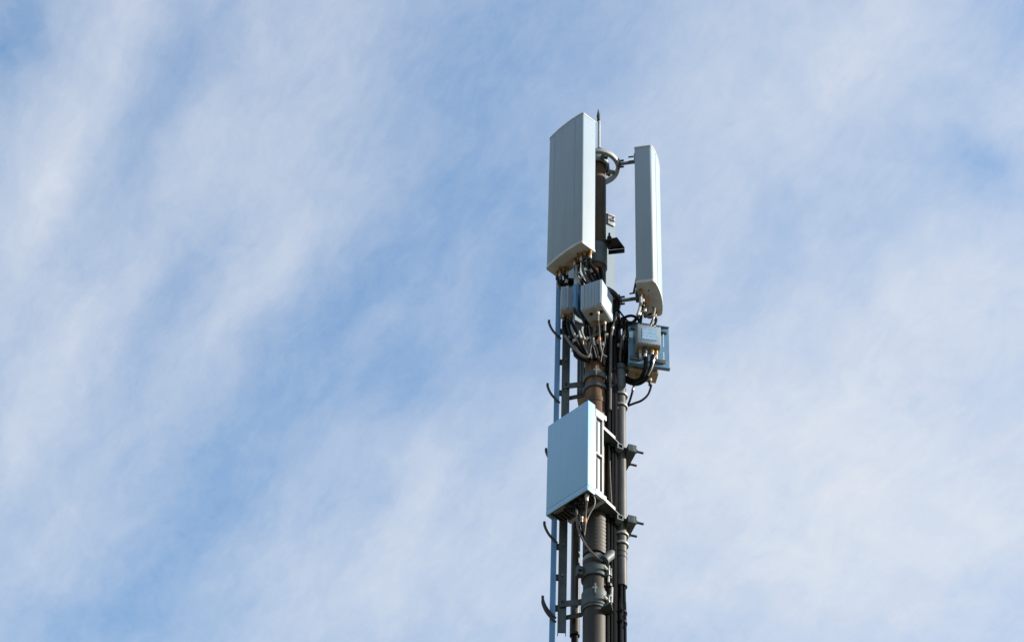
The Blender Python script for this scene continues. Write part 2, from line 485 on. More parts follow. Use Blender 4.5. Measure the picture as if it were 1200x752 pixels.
# ------------------------------------------------------------------ panel antennas
def panel(label, deg, back, w, d, zb, zt, rc, bulge, conns, conn_in):
    """deg: direction the front faces; back: middle of the back face (x, y); conns: positions across the width."""
    n, t = hdir(deg), hdir(deg + 90)
    O = Vector((back[0], back[1], 0))
    root = thing('panel_antenna', (back[0], back[1], zb), label, 'antenna', 'tall panel antennas round the mast top')
    def outline(ins=0.0):
        hw = w / 2 - ins
        pts = [(-hw, ins), (-hw, d * .93 - rc)]
        for k in range(1, 6):
            a = rad(180 - 15 * k)
            pts.append((-hw + rc + rc * math.cos(a) , d * .93 - rc + rc * math.sin(a) * 1.0 - ins * .5))
        for k in range(-4, 5):
            x = (hw - rc * 1.1) * k / 4.0
            pts.append((x, d * .93 + (d * .07 + bulge) * (1 - (k / 4.4) ** 2) - ins))
        for k in range(5, 0, -1):
            a = rad(15 * k)
            pts.append((hw - rc + rc * math.cos(a), d * .93 - rc + rc * math.sin(a) - ins * .5))
        pts += [(hw, d * .93 - rc), (hw, ins)]
        return [P2(O + t * x + n * y) for x, y in pts]
    obj('radome', Geo().prism(outline(), zb + .03, zt - .02, .001), 'radome', root)
    obj('bottom_cap', Geo().prism(outline(-.003), zb, zb + .0295, .004), 'cap', root)
    obj('top_cap', Geo().prism(outline(-.003), zt - .0195, zt, .006), 'cap', root)
    zm = (zb + zt) / 2
    obj('back_rail', Geo().box(O - t * .06 - n * .022 + Z * (zb + .05), t * .12, n * .0215, Z * (zt - zb - .10), .004), 'galv', root)
    for s in (-1, 1):                         # mould seams down the front
        q = O + t * (s * w * .30) + n * (d + bulge * .6 - d * .035)
        obj('seam_rib', Geo().cbox(q + Z * zm, t * .006, n * .006, Z * (zt - zb - .06)), 'radome', root)
    for k, (fx, fy) in enumerate(conns):
        q = O + t * (fx * w) + n * (fy * d)
        c = obj('connector', Geo().cyl(q + Z * (zb + .004), q + Z * (zb - .016), .017, n=6).cyl(q + Z * (zb - .016), q + Z * (zb - .05), .012, n=10), 'brass', root)
        obj('ferrule', Geo().cyl(q + Z * (zb - .05), q + Z * (zb - .085), .0135, n=10), 'silver' if k % 2 else 'bolt', c)
    q = O + t * (-.02 * w) + n * (d * .45)
    obj('sticker', Geo().cbox(q + Z * (zb - .001), t * .075, n * .018, Z * .002), 'orange', root)
    for fx in (-.26, .24):                     # drain holes in the cap
        q = O + t * (fx * w) + n * (d * .55)
        obj('drain_plug', Geo().cyl(q + Z * (zb + .002), q + Z * (zb - .003), .007, n=10), 'bolt', root)
    return root, O, n, t
Z1 = zc(327)
c1 = [atz(*p, Z1) for p in ((642.4, 316), (681.7, 285), (698.3, 296), (654, 326))]
D1 = 222.0
n1, t1 = hdir(D1), hdir(D1 + 90)
back1 = (c1[2] + c1[3]) / 2
zt1 = zat(c1[1].x, c1[1].y, 132)
conn1 = [(-.44, .16), (-.36, .20), (-.27, .16), (-.19, .20), (.04, .17), (.14, .20), (.23, .16), (.31, .20), (.39, .15), (.45, .2),
         (-.40, .38), (-.31, .40), (-.22, .37), (.10, .40), (.19, .38), (.28, .40), (.36, .37)]
pa1, O1, _, _ = panel('wide white panel antenna on the left side of the mast top, highest of all', D1, P2(back1), .41, .160, Z1, zt1, .016, .006, conn1, .2)
q = O1 + t1 * -.16 + n1 * .1
obj('lifting_eye', Geo().cyl(q + Z * (zt1 - .004), q + Z * (zt1 + .03), .012, n=8), 'bolt', pa1)
for zz_ in (zc(196), zc(196) - .95):
    o_ = Vector((0, 0, zz_)) + n1 * .18
    L = (Vector((back1.x, back1.y, 0)) - Vector((0, 0, 0))).dot(n1)
    obj('mounting_bracket', Geo().box(o_ - t1 * .05 - Z * .03, n1 * (L - .2), t1 * .1, Z * .06, .004), 'galv_dark', pa1)

Z2 = zc(358)
c2 = [atz(*p, Z2) for p in ((745.3, 328.5), (766, 327.5), (774.7, 367), (757.5, 371))]
D2 = -13.0
n2, t2 = hdir(D2), hdir(D2 + 90)
back2 = (c2[0] + c2[3]) / 2
zt2 = zat(c2[0].x, c2[0].y, 171)
conn2 = [(-.30, .16), (-.16, .2), (-.02, .16), (.12, .2), (.27, .17), (.40, .62)]
pa2, O2, _, _ = panel('white panel antenna on an arm at the right of the mast, seen edge-on', D2, P2(back2 - n2 * .01), .385, .158, Z2 - .022, zt2, .022, .016, conn2, .2)
for zz_, hh in ((zc(196), .05), (zc(356), .08)):
    o_ = Vector((back2.x, back2.y, zz_)) - n2 * .045
    b_ = obj('mounting_bracket', Geo().box(o_ - t2 * .022 - Z * hh / 2, n2 * .03, t2 * .044, Z * hh, .004).box(o_ - t2 * .018 - Z * (hh * .2), n2 * .044, t2 * .036, Z * .09, .003), 'galv_dark', pa2)
    for k in (-1, 1):
        obj('bolt', Geo().cyl(o_ - t2 * .026 + Z * (.028 * k), o_ - t2 * .026 - n2 * .045 + Z * (.028 * k), .007, n=8), 'bolt', pa2)
obj('tilt_bar', Geo().cyl(Vector((back2.x, back2.y, Z2 + .02)) - n2 * .05 - t2 * .06, Vector((back2.x, back2.y, Z2 + .28)) - n2 * .01 - t2 * .06, .009, n=8), 'galv_dark', pa2)

D3 = 118.0
n3, t3 = hdir(D3), hdir(D3 + 90)
zt3 = zc(229) + .15
r3 = atz(720.6, 253, zt3)                       # rear right-hand corner of the third antenna
back3 = r3 + t3 * .19
pa3, O3, _, _ = panel('white panel antenna half hidden behind the mast, its flat back showing', D3, P2(back3), .38, .148, zt3 - (zt2 - Z2), zt3, .02, .01, conn2, .2)
for zz_ in (zt3 - .14, zt3 - (zt2 - Z2) + .2):
    u_ = O3.normalized()
    obj('mounting_bracket', Geo().cyl(u_ * (RP - .01) + Z * zz_, O3 + n3 * .01 + Z * zz_, .02, n=12), 'galv_dark', pa3)
# end bracket on the third antenna's back with slotted straps
eb = thing('end_bracket', atz(716, 262, zt3 - .06), 'small white strapped end bracket with two bolts behind the mast top', 'bracket')
o_ = r3 + t3 * .075 - n3 * .006 + Z * (-.15)
obj('plate', Geo().box(o_, t3 * -.07, n3 * -.006, Z * .14, .002), 'white', eb)
for k, (a, b) in enumerate(((.075, .105), (.03, .05))):
    obj('strap', Geo().box(o_ - n3 * .009 + Z * b, t3 * -.066, n3 * -.005, Z * .004), 'bolt', eb)
for k in range(2):
    obj('bolt', Geo().cyl(o_ - t3 * .045 - n3 * .007 + Z * (.055 + .03 * k), o_ - t3 * .045 - n3 * .022 + Z * (.055 + .03 * k), .007, n=6), 'bolt', eb)

# angled bracket below it, the shade of its underside put into the black colour
zb_ = zat(.14, .02, 289)
bb = thing('shade_black_bracket', (.1, .02, zb_), 'angled clamp bracket, black from painted shade, with an upright threaded rod right of the mast', 'bracket')
pl = [P2(atz(*p, zb_)) for p in ((707, 282), (723, 279), (732, 291), (713, 293))]
obj('plate', Geo().prism(pl, zb_, zb_ + .012), 'bracket_shade_black', bb)
a, b = atz(713, 293, zb_), atz(732, 291, zb_)
obj('lip', Geo().box(Vector((a.x, a.y, zb_ - .044)), b - a, Vector((0, .012, 0)), Z * .043, .002), 'bracket_shade_black', bb)
q = atz(714, 286, zb_)
obj('threaded_rod', Geo().cyl(q + Z * .13, q - Z * .05, .009, n=8).cyl(q + Z * .07, q + Z * .085, .02, n=6).cyl(q - Z * .025, q - Z * .01, .018, n=6), 'bolt', bb)

# ------------------------------------------------------------------ small radio boxes under the left antenna
ZF = zc(395)
pf = [atz(*p, ZF) for p in ((680, 363.5), (705.3, 355.3), (715.3, 379.3))]
ef = (pf[1] - pf[0]).normalized()
gf = Vector((-ef.y, ef.x, 0))
wf, df = (pf[1] - pf[0]).length, .215
hf = zat(pf[1].x, pf[1].y, 326.5) - ZF
fb = thing('radio_box', pf[0], 'grey radio box with a bright sunlit right side below the left antenna', 'radio box', 'small radio boxes under the antennas')
obj('body', Geo().box(pf[0], ef * wf, gf * df, Z * hf, .006), 'box', fb)
obj('base_plate', Geo().box(pf[0] + ef * .008 + gf * .008 - Z * .006, ef * (wf - .016), gf * (df - .016), Z * .0055), 'cap', fb)
for fx in (.14, .30, .46, .62, .78, .9):
    obj('cooling_rib', Geo().box(pf[0] + ef * (fx * wf) - gf * .005 + Z * .012, ef * .008, gf * .0048, Z * (hf - .024)), 'box', fb)
for fx, fy in ((.35, .30), (.80, .34)):
    q = pf[0] + ef * (fx * wf) + gf * (fy * df)
    obj('drain_plug', Geo().cyl(q - Z * .006, q - Z * .014, .014, n=12), 'bolt', fb)
fconn = []
for fx, fy, m_ in ((.68, .26, 'silver'), (.30, .72, 'brass'), (.5, .8, 'brass'), (.7, .82, 'silver')):
    q = pf[0] + ef * (fx * wf) + gf * (fy * df) - Z * .006
    c = obj('connector', Geo().cyl(q, q - Z * .045, .014, n=10), m_, fb)
    obj('ferrule', Geo().cyl(q - Z * .045, q - Z * .12, .011, n=10), 'grey_and_glint', c)
    fconn.append(q - Z * .12)

p_ = at(657, 361, -.16)
q_ = at(672.6, 360.5, -.16)
h2 = zat(p_.x, p_.y, 335.5) - p_.z
w2 = (q_ - p_).x
ex, ey = Vector((1, 0, 0)), Vector((0, 1, 0))
f2 = thing('radio_box', p_, 'narrow grey radio box with an upright ridge, beside the climbing rail', 'radio box', 'small radio boxes under the antennas')
obj('body', Geo().box(p_, ex * w2, ey * .12, Z * h2, .005), 'box', f2)
obj('ridge', Geo().box(p_ + ex * (w2 * .44) - ey * .012, ex * .016, ey * .0115, Z * h2, .003), 'box', f2)
for fx in (.10, .26, .66, .84):
    obj('cooling_rib', Geo().box(p_ + ex * (w2 * fx) - ey * .005 + Z * .01, ex * .007, ey * .0048, Z * (h2 - .02)), 'box', f2)
obj('base_plate', Geo().box(p_ + ex * .006 + ey * .006 - Z * .006, ex * (w2 - .012), ey * .108, Z * .0055), 'cap', f2)
f2c = []
for fx, fy in ((.25, .5), (.55, .62), (.82, .45)):
    q = p_ + ex * (w2 * fx) + ey * (.12 * fy) - Z * .006
    c = obj('connector', Geo().cyl(q, q - Z * .04, .012, n=10), 'brass', f2)
    obj('ferrule', Geo().cyl(q - Z * .04, q - Z * .085, .011, n=10), 'bolt', c)
    f2c.append(q - Z * .085)
# upright bracket plate between the two boxes
ZB = at(675, 362, -.22).z
a, b = atz(674.6, 362, ZB), atz(686, 384, ZB)
u = (b - a).normalized()
bp = thing('bracket_plate', a, 'upright blue-grey bracket plate between the two small radio boxes', 'bracket')
hp = zat(a.x, a.y, 333) - ZB
obj('plate', Geo().box(a, b - a, Vector((u.y, -u.x, 0)) * .014, Z * hp, .002), 'rail', bp)
obj('flange', Geo().box(a + Vector((.001, -.002, .012)), Vector((-.022, 0, 0)), Vector((0, -.008, 0)), Z * (hp - .02), .001), 'rail', bp)
t_ = zat(a.x, a.y, 311) - ZB
obj('upper_tab', Geo().box(a + Z * (hp - .01) - ey * .004, hdir(50) * .030, hdir(140) * .008, Z * (t_ - hp + .01), .001), 'white', bp)  # sunlit top of the plate, its brightness put into the white
# white sunlit splitter block above them
q = at(677.5, 331, -.22)
sb = thing('splitter_block', q, 'small white splitter block among the cables under the left antenna', 'connector block')
obj('body', Geo().box(q, hdir(46) * .068, hdir(136) * .05, Z * .075, .008), 'white', sb)
obj('side_port', Geo().cyl(q + hdir(46) * .02 + Z * .055 - hdir(136) * .004, q + hdir(46) * .02 + Z * .055 - hdir(136) * .035, .012, n=10), 'white', sb)
obj('port', Geo().cyl(q + hdir(46) * .04 + Z * .03 - hdir(136) * .001, q + hdir(46) * .04 + Z * .03 - hdir(136) * .03, .012, n=10), 'bolt', sb)

# ------------------------------------------------------------------ cabinet
ZK = zc(611)
kN = atz(688.6, 573, ZK)
E1, E2 = hdir(134.0), hdir(44.0)
KW, KD = .425, .205
KH = zat(kN.x, kN.y, 468) - ZK
cab = thing('equipment_cabinet', kN, 'large white equipment cabinet with two barred side windows low on the mast', 'cabinet')
body_o = kN + E2 * .082 + Z * .0
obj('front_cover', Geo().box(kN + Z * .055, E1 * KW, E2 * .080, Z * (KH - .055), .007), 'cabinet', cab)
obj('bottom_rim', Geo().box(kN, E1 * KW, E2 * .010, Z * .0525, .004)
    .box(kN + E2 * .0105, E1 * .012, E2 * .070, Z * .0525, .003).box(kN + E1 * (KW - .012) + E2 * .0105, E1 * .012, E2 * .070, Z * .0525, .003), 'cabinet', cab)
# rear housing with an open frame on its right side
T0, T1 = kN + E2 * .0805, .09
zr0, zr1 = .015, KH - .03
obj('rear_housing', Geo().box(T0 + E1 * .03 + Z * .05, E1 * (KW - .04), E2 * .085, Z * (KH - .10)), 'recess', cab)
obj('side_frame', Geo()
    .box(T0 + Z * (zr1 - .075), E1 * .029, E2 * .092, Z * .075, .003)
    .box(T0 + Z * zr0, E1 * .029, E2 * .092, Z * .06, .003)
    .box(T0 + E1 * .002 + Z * (zr0 + .0605), E1 * .026, E2 * .012, Z * (zr1 - zr0 - .136), .002)
    .box(T0 + E1 * .002 + E2 * .077 + Z * (zr0 + .0605), E1 * .026, E2 * .015, Z * (zr1 - zr0 - .136), .002)
    .box(T0 + E1 * .002 + E2 * .0125 + Z * (zr0 + (zr1 - zr0) * .475), E1 * .026, E2 * .064, Z * .02, .002), 'frame', cab)
hw = (zr1 - zr0 - .136 - .02) / 2
for zz_ in (zr0 + .0605, zr0 + (zr1 - zr0) * .475 + .0205):
    hgt = (zr0 + (zr1 - zr0) * .475 - zr0 - .061) if zz_ < .3 else (zr1 - .0755 - zz_)
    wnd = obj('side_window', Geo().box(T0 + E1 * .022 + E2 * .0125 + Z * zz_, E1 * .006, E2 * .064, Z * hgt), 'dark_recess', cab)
    obj('window_bar', Geo().box(T0 + E1 * .010 + E2 * .034 + Z * (zz_ + .003), E1 * .0115, E2 * .028, Z * (hgt - .03), .003), 'frame', wnd)
for zz_, hh in ((zr1 - .05, .05), (zr0, .05)):
    obj('mounting_flange', Geo().box(T0 + E1 * .001 + E2 * .0925 + Z * zz_, E1 * (KW - .06), E2 * .032, Z * hh, .003), 'frame', cab)
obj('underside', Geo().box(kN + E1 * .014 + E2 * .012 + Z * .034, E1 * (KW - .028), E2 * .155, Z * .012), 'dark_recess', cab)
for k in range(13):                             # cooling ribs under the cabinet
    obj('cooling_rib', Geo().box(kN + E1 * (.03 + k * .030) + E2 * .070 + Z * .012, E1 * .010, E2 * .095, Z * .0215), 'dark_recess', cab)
kc = []
for k, (fx, fy, m_) in enumerate(((.05, .045, 'silver'), (.105, .05, 'bolt'), (.165, .055, 'bolt'), (.215, .05, 'bolt'))):
    q = kN + E1 * fx + E2 * fy + Z * .034
    c = obj('connector', Geo().cyl(q, q - Z * .055, .017, n=12), m_, cab)
    obj('ferrule', Geo().cyl(q - Z * .055, q - Z * .09, .012, n=10), 'black' if k else 'silver', c)
    kc.append(q - Z * .09)
obj('latch_bar', Geo().box(kN + E1 * .27 + E2 * .03 + Z * .016, E1 * .11, E2 * .014, Z * .0175, .003), 'tan', cab)
obj('latch_bar', Geo().box(kN + E1 * .30 + E2 * .052 + Z * .02, E1 * .07, E2 * .012, Z * .0135, .003), 'galv', cab)
q = kN + E1 * (KW + .001) + E2 * .04 + Z * (KH * .62)
obj('side_handle', Geo().box(q, E1 * .018, E2 * .025, Z * .07, .004), 'bolt', cab)

# ------------------------------------------------------------------ support pipe on the right
XR, YR, RR = .196, .065, .0425
def zr_(py):
    return zat(XR, YR, py)
sp = thing('support_pipe', (XR, YR, zr_(688)), 'short grey support pipe with wire bands standing off the mast on the right', 'pipe')
obj('shaft', Geo().lathe(XR, YR, [(RR - .005, zr_(687)), (RR, zr_(687)), (RR, zr_(429)), (RR - .005, zr_(429))], 32), 'pipe', sp)
obj('upper_shaft', Geo().band(XR, YR, zr_(457), zr_(429) - .003, RR + .0005, RR + .003, 32), 'sleeve', sp)
for py in (464.5, 477.5, 628, 639):
    z = zr_(py)
    obj('wire_band', Geo().lathe(XR, YR, [(RR + .001 + .008 + .008 * math.cos(rad(a)), z + .011 * math.sin(rad(a))) for a in range(0, 360, 45)], 36), 'ring', sp)
for py in (648.5, 654.5):
    obj('groove_band', Geo().band(XR, YR, zr_(py) - .006, zr_(py) + .006, RR, RR + .003, 32), 'brown_steel', sp)
obj('end_sleeve', Geo().band(XR, YR, zr_(688), zr_(683), RR - .004, RR + .002, 32), 'pipe', sp)

# brackets that hold the support pipe to the mast
def pipe_bracket(dy, label, upper):
    def s(px, py):
        return (px, py + dy)
    zb = zat(XR, YR, 614 + dy)
    root = thing('pipe_bracket', (.1, 0, zb), label, 'bracket', 'clamp brackets between mast and support pipe')
    poly = [P2(atz(*s(*p), zb)) for p in ((690, 592), (706, 584), (720, 597), (726.5, 603.5), (712, 623), (697, 616))]
    obj('plate', Geo().prism(poly, zb, zb + .010), 'galv_dark', root)
    a, b = atz(*s(706, 584), zb), atz(*s(720, 597), zb)
    w = (b - a).normalized(); nn = Vector((w.y, -w.x, 0))
    obj('edge_flange', Geo().box(Vector((a.x, a.y, zb - .012)) + nn * .003, b - a, nn * .006, Z * .030), 'white', root)  # plate edge in the sun, drawn lighter by the white colour itself
    a, b = atz(*s(727, 604), zb), atz(*s(712, 624), zb)
    w = (b - a).normalized(); nn = Vector((-w.y, w.x, 0))
    jl = obj('jaw', Geo().box(a - Z * .026 - nn * .004, b - a, nn * .022, Z * .025, .002), 'galv_dark', root)
    c = a - w * .012
    te = Geo()
    for du, dz, lu, lz in ((0, 0, .05, .008), (0, .042, .05, .008), (0, .0085, .008, .033), (.042, .0085, .008, .033)):
        te.box(c + nn * (du - .02) + Z * (dz - .05), nn * lu, w * .16, Z * lz)
    obj('square_tube', te, 'galv', root)
    a2, b2 = atz(*s(746, 607.5), zb), atz(*s(734.5, 629), zb)
    w2_ = (b2 - a2).normalized(); n2_ = Vector((-w2_.y, w2_.x, 0))
    if n2_.x < 0:
        n2_ = -n2_
    jr = obj('jaw', Geo().box(a2 - n2_ * .065 - Z * .045, b2 - a2, n2_ * .065, Z * .008, .001).box(a2 - n2_ * .008 - Z * .0365, b2 - a2, n2_ * .008, Z * .06, .001)
             .box(a2 - n2_ * .065 - Z * .0365, b2 - a2, n2_ * .008, Z * .06, .001).box(a2 - n2_ * .0565 - Z * .0365 , w2_ * .008, n2_ * .048, Z * .06, .001), 'galv_dark', root)
    for f in (.18, .86):
        c = a2.lerp(b2, f)
        obj('bolt', Geo().cyl(c - n2_ * .20, c + n2_ * .068, .0095, n=8).cyl(c + n2_ * .002, c + n2_ * .016, .018, n=6), 'bolt', root)
    for px, py in ((708, 607), (695.5, 610)):
        q = atz(*s(px, py), zb)
        obj('bolt', Geo().cyl(q - Z * .001, q - Z * .008, .014, n=6), 'bolt', root)
    return root
pipe_bracket(0, 'lower grey clamp bracket holding the support pipe, under the white cabinet', False)
ub = pipe_bracket(-83, 'upper grey clamp bracket holding the support pipe, beside the white cabinet', True)
br = thing('brace_bar', at(716, 488, .03), 'slanting grey brace bar from the cabinet corner up to the support pipe', 'brace')
a, b = at(708.5, 500, -.02), at(722, 476, .02)
w = (b - a).normalized()
obj('bar', Geo().box(a, b - a, Vector((.03, .02, .02)), Vector((.002, -.008, .004)), .001), 'galv_dark', br)

# ------------------------------------------------------------------ climbing rail on the left
YL = .09
def lp(px, py, y=YL):
    return at(px, py, y)
rb = lp(653, 420)
ch = lp(663.3, 420)
rail = thing('climbing_rail', (rb.x, YL, 0), 'upright climbing rail with hooked step pegs along the left of the mast', 'climbing rail')
zt_ = zat(rb.x, YL, 322)
obj('stile', Geo().box(Vector((rb.x - .020, YL - .006, 0)), hdir(-14) * .041, hdir(76) * .012, Z * zt_, .001), 'rail', rail)
zc0, zc1 = zat(ch.x, YL, 743), zat(ch.x, YL, 345)
cho = Vector((ch.x - .031, YL - .02, zc0))
obj('channel', Geo().box(cho, ex * .062, ey * .005, Z * (zc1 - zc0)).box(cho + ey * .0055, ex * .005, ey * .035, Z * (zc1 - zc0)).box(cho + ey * .0055 + ex * .057, ex * .005, ey * .035, Z * (zc1 - zc0)), 'galv_dark', rail)
for py in range(352, 745, 36):
    z = zat(ch.x, YL, py)
    obj('spacer', Geo().cbox(Vector(((rb.x + ch.x) / 2 - .004, YL + .006, z)), ex * .028, ey * .02, Z * .05, .002), 'bolt', rail)
    obj('bolt', Geo().cyl(Vector((ch.x, YL - .0205, z)), Vector((ch.x, YL - .03, z)), .008, n=6), 'galv', rail)
hook = None
for py in (398, 473, 550, 637, 725):
    z = zat(rb.x, YL, py)
    base = Vector((ch.x - .045, YL - .012, z))
    if hook is None:
        pts = [base, base + Vector((-.05, -.01, .055)), base + Vector((-.078, -.018, .10)), base + Vector((-.095, -.022, .15)), base + Vector((-.097, -.023, .182))]
        hook = obj('step_peg', Geo().tube(pts, .0102, 8, 5), 'bolt', rail)
        hz = z
    else:
        c = hook.copy(); COL.objects.link(c); c.parent = rail
        c.location.z = z - hz
for k in range(40):                               # lower pegs down to the ground
    z = hz - 2.9 - k * .5
    if z < .4:
        break
    c = hook.copy(); COL.objects.link(c); c.parent = rail
    c.location.z = z - hz

def rail_bracket(py, label):
    z = zc(py)
    root = thing('rail_bracket', (0, 0, z), label, 'bracket', 'clamp arms between mast and climbing rail')
    obj('clamp_band', Geo().band(0, 0, z - .03, z + .03, RP + .001, RP + .011, 40), 'galv_dark', root)
    obj('back_band', Geo().band(0, 0, z - .135, z - .095, RP + .001, RP + .009, 40), 'galv_dark', root)
    a = hdir(158) * (RP + .008) + Z * z
    e = Vector((ch.x - .02, YL - .03, z - .01))
    v = e - a
    nn = Vector((v.y, -v.x, 0)).normalized()
    obj('arm', Geo().box(a - Z * .03, v, nn * .008, Z * .055, .001), 'galv_dark', root)
    a_ = a - Z * .115 + ey * .03
    obj('lower_arm', Geo().box(a_, e + ey * .05 - a_ - Z * .115, nn * .008, Z * .04, .001), 'bolt', root)
    q = Vector((0, -RP - .012, z))
    lug = obj('lug', Geo().cbox(q + Vector((-.002, -.012, .0)), ex * .013, ey * .03, Z * .09, .003), 'galv', root)
    obj('bolt', Geo().cyl(q + Vector((-.02, -.014, .01)), q + Vector((.016, -.014, .01)), .008, n=6), 'silver', lug)
    obj('bolt', Geo().cyl(e + Vector((.02, -.012, .02)), e + Vector((.02, .02, .02)), .012, n=6), 'bolt', root)
    return root
rail_bracket(446, 'upper clamp arm from the mast to the climbing rail, above the cabinet')
rail_bracket(701, 'lower clamp arm from the mast to the climbing rail, below the cabinet')

# heavy pole clamps below the cabinet
def pole_clamp(pya, pyb, label, lug_left):
    za, zb = zc(pyb), zc(pya)
    root = thing('pole_clamp', (0, 0, za), label, 'clamp', 'heavy clamps round the lower mast')
    obj('clamp_band', Geo().band(0, 0, za, zb, RP + .001, RP + .015, 44), 'galv_dark', root)
    zm = (za + zb) / 2
    if lug_left:
        l = obj('lug', Geo().cbox(hdir(200) * (RP + .035) + Z * zm, hdir(200) * .05, hdir(290) * .05, Z * .085, .008), 'galv_dark', root)
        obj('bolt', Geo().cyl(hdir(200) * (RP + .04) + hdir(290) * .026 + Z * zm, hdir(200) * (RP + .04) + hdir(290) * .045 + Z * zm, .018, n=6), 'bolt', l)
    for k, a in enumerate((-35, -18)):
        c = hdir(a) * (RP + .028) + Z * zm
        l = obj('lug', Geo().cbox(c, hdir(a) * .03, hdir(a + 90) * .012, Z * .09, .002), 'galv', root)
        obj('bolt', Geo().cyl(c + hdir(a + 90) * -.05, c + hdir(a + 90) * .02, .011, n=6), 'silver', l)
    return root
pole_clamp(668, 681, 'upper heavy clamp round the lower mast, with a lug on its left', True)
pole_clamp(704, 715, 'lowest heavy clamp round the mast, near the bottom of the view', False)

# threaded rods and a grey junction at the right of the clamps
def px_tube(points, r, n=8):
    return Geo().tube([at(*p) for p in points], r, n)
tr = thing('threaded_rod', at(716, 735, -.03), 'pair of bright threaded rods hanging beside the lower mast clamps', 'threaded rods')
obj('rod', px_tube([(713.5, 664, -.05), (713, 682, -.05)], .009, 8), 'silver', tr)
obj('rod', px_tube([(717, 688, -.04), (716.5, 706, -.04)], .010, 8), 'silver', tr)
for y_ in (672, 684, 697, 712):
    obj('nut', Geo().cyl(at(714.5, y_, -.045), at(714.5, y_ + 3, -.045), .018, n=6), 'bolt', tr)
wg = thing('side_lug', at(715, 722, -.02), 'grey angled lug plate beside the lowest mast clamp', 'bracket')
obj('plate', Geo().prism([P2(atz(*p, zc(722))) for p in ((704, 712), (716, 706), (718.5, 716), (711.5, 731))], zc(722), zc(722) + .014), 'galv_dark', wg)
jc = thing('cable_gland', at(714, 652, -.06), 'grey bell-shaped cable gland between the mast and the support pipe', 'cable gland')
obj('bell', Geo().cyl(at(709, 655.5, -.08), at(715, 650, -.06), .034, .038, n=20).cyl(at(715, 650, -.06), at(718, 646, -.05), .038, .016, n=20), 'sleeve', jc)
obj('rim', Geo().cyl(at(708.2, 656.2, -.081), at(709, 655.5, -.08), .038, n=20), 'sleeve', jc)

# thin standpipe behind, left of the mast
YS = .16
tpp = at(674, 700, YS)
ts = thing('standpipe', (tpp.x, YS, zat(tpp.x, YS, 742)), 'thin brown standpipe with an open end, left of the lower mast', 'pipe')
obj('shaft', Geo().lathe(tpp.x, YS, [(.029, zat(tpp.x, YS, 743)), (.034, zat(tpp.x, YS, 743)), (.034, zat(tpp.x, YS, 500)), (.029, zat(tpp.x, YS, 500))], 28), 'pipe', ts)
obj('lower_sleeve', Geo().band(tpp.x, YS, zat(tpp.x, YS, 745), zat(tpp.x, YS, 726), .0345, .037, 28), 'brown_steel', ts)
obj('inner_cable', Geo().cyl((tpp.x, YS, zat(tpp.x, YS, 738)), (tpp.x, YS, 0), .026, n=16), 'black', ts)

# finned unit behind the mast above the cabinet
a = at(676, 464, .13)
fu = thing('finned_unit', a, 'grey finned unit half hidden behind the mast above the cabinet', 'radio box')
zt_ = zat(a.x, .13, 408) - a.z
obj('body', Geo().box(a + ey * .012, hdir(-10) * .16, hdir(80) * .11, Z * zt_, .004), 'filter', fu)
for k in range(7):
    obj('fin', Geo().box(a + hdir(-10) * (.006 + k * .021) + ey * .011, hdir(-10) * .006, hdir(80) * -.02, Z * zt_), 'filter', fu)
obj('base_plate', Geo().box(a + ey * .014 - Z * .006, hdir(-10) * .156, hdir(80) * .104, Z * .0055), 'tan', fu)

# ------------------------------------------------------------------ blue plate with its filter boxes at the right
def frame_pt(px, py, y):
    return at(px, py, y)
a = at(736.5, 427.5, -.02)
gz = a.z
b = atz(784.7, 434.5, gz)
gx = (b - a).normalized(); gy = Vector((-gx.y, gx.x, 0)); GW = (b - a).length
GH = zat(b.x, b.y, 384.7) - gz
bpz = thing('mounting_plate', a, 'light blue slotted mounting plate behind the labelled filter box', 'mounting plate')
def gp(fx, fz):
    return a + gx * (GW * fx) + Z * (GH * fz)
# plate pieces leave the long slots open
th = gy * .006
pg = Geo()
S1, S2 = .855, .885
pg.box(gp(0, 0), gx * (GW * S1), th, Z * GH)
pg.box(gp(S2, 0), gx * (GW * (1 - S2)), th, Z * GH)
for f0, f1 in ((0, .12), (.44, .54), (.86, 1.0)):
    pg.box(gp(S1, f0) + gx * .0003, gx * (GW * (S2 - S1) - .0006), th, Z * (GH * (f1 - f0)))
obj('plate', pg, 'blue', bpz)
obj('bottom_lip', Geo().box(gp(0, 0) - gy * .03, gx * GW, gy * .0295, Z * .006, .001), 'blue', bpz)
obj('top_lip', Geo().box(gp(0, 1) - gy * .02 - Z * .006, gx * GW, gy * .0195, Z * .006, .001), 'blue', bpz)
for fx0, fx1 in ((.04, .32), (.62, .90)):
    rl = obj('slotted_bar', Geo().box(gp(fx0, .13) - gy * .022, gx * (GW * (fx1 - fx0)), gy * .0215, Z * .035, .002), 'galv', bpz)
    obj('groove', Geo().box(gp(fx0, .13) - gy * .024 + Z * .012, gx * (GW * (fx1 - fx0)), gy * .0018, Z * .011), 'dark_recess', rl)
for fx in (.13,):
    obj('slot', Geo().box(gp(fx, .52) - gy * .0015, gx * .010, gy * .0012, Z * (GH * .36)), 'dark_recess', bpz)
for fx in (.13, .87):
    obj('bolt', Geo().cbox(gp(fx, .86) - gy * .008, gx * .05, gy * .014, Z * .022, .003), 'bolt', bpz)

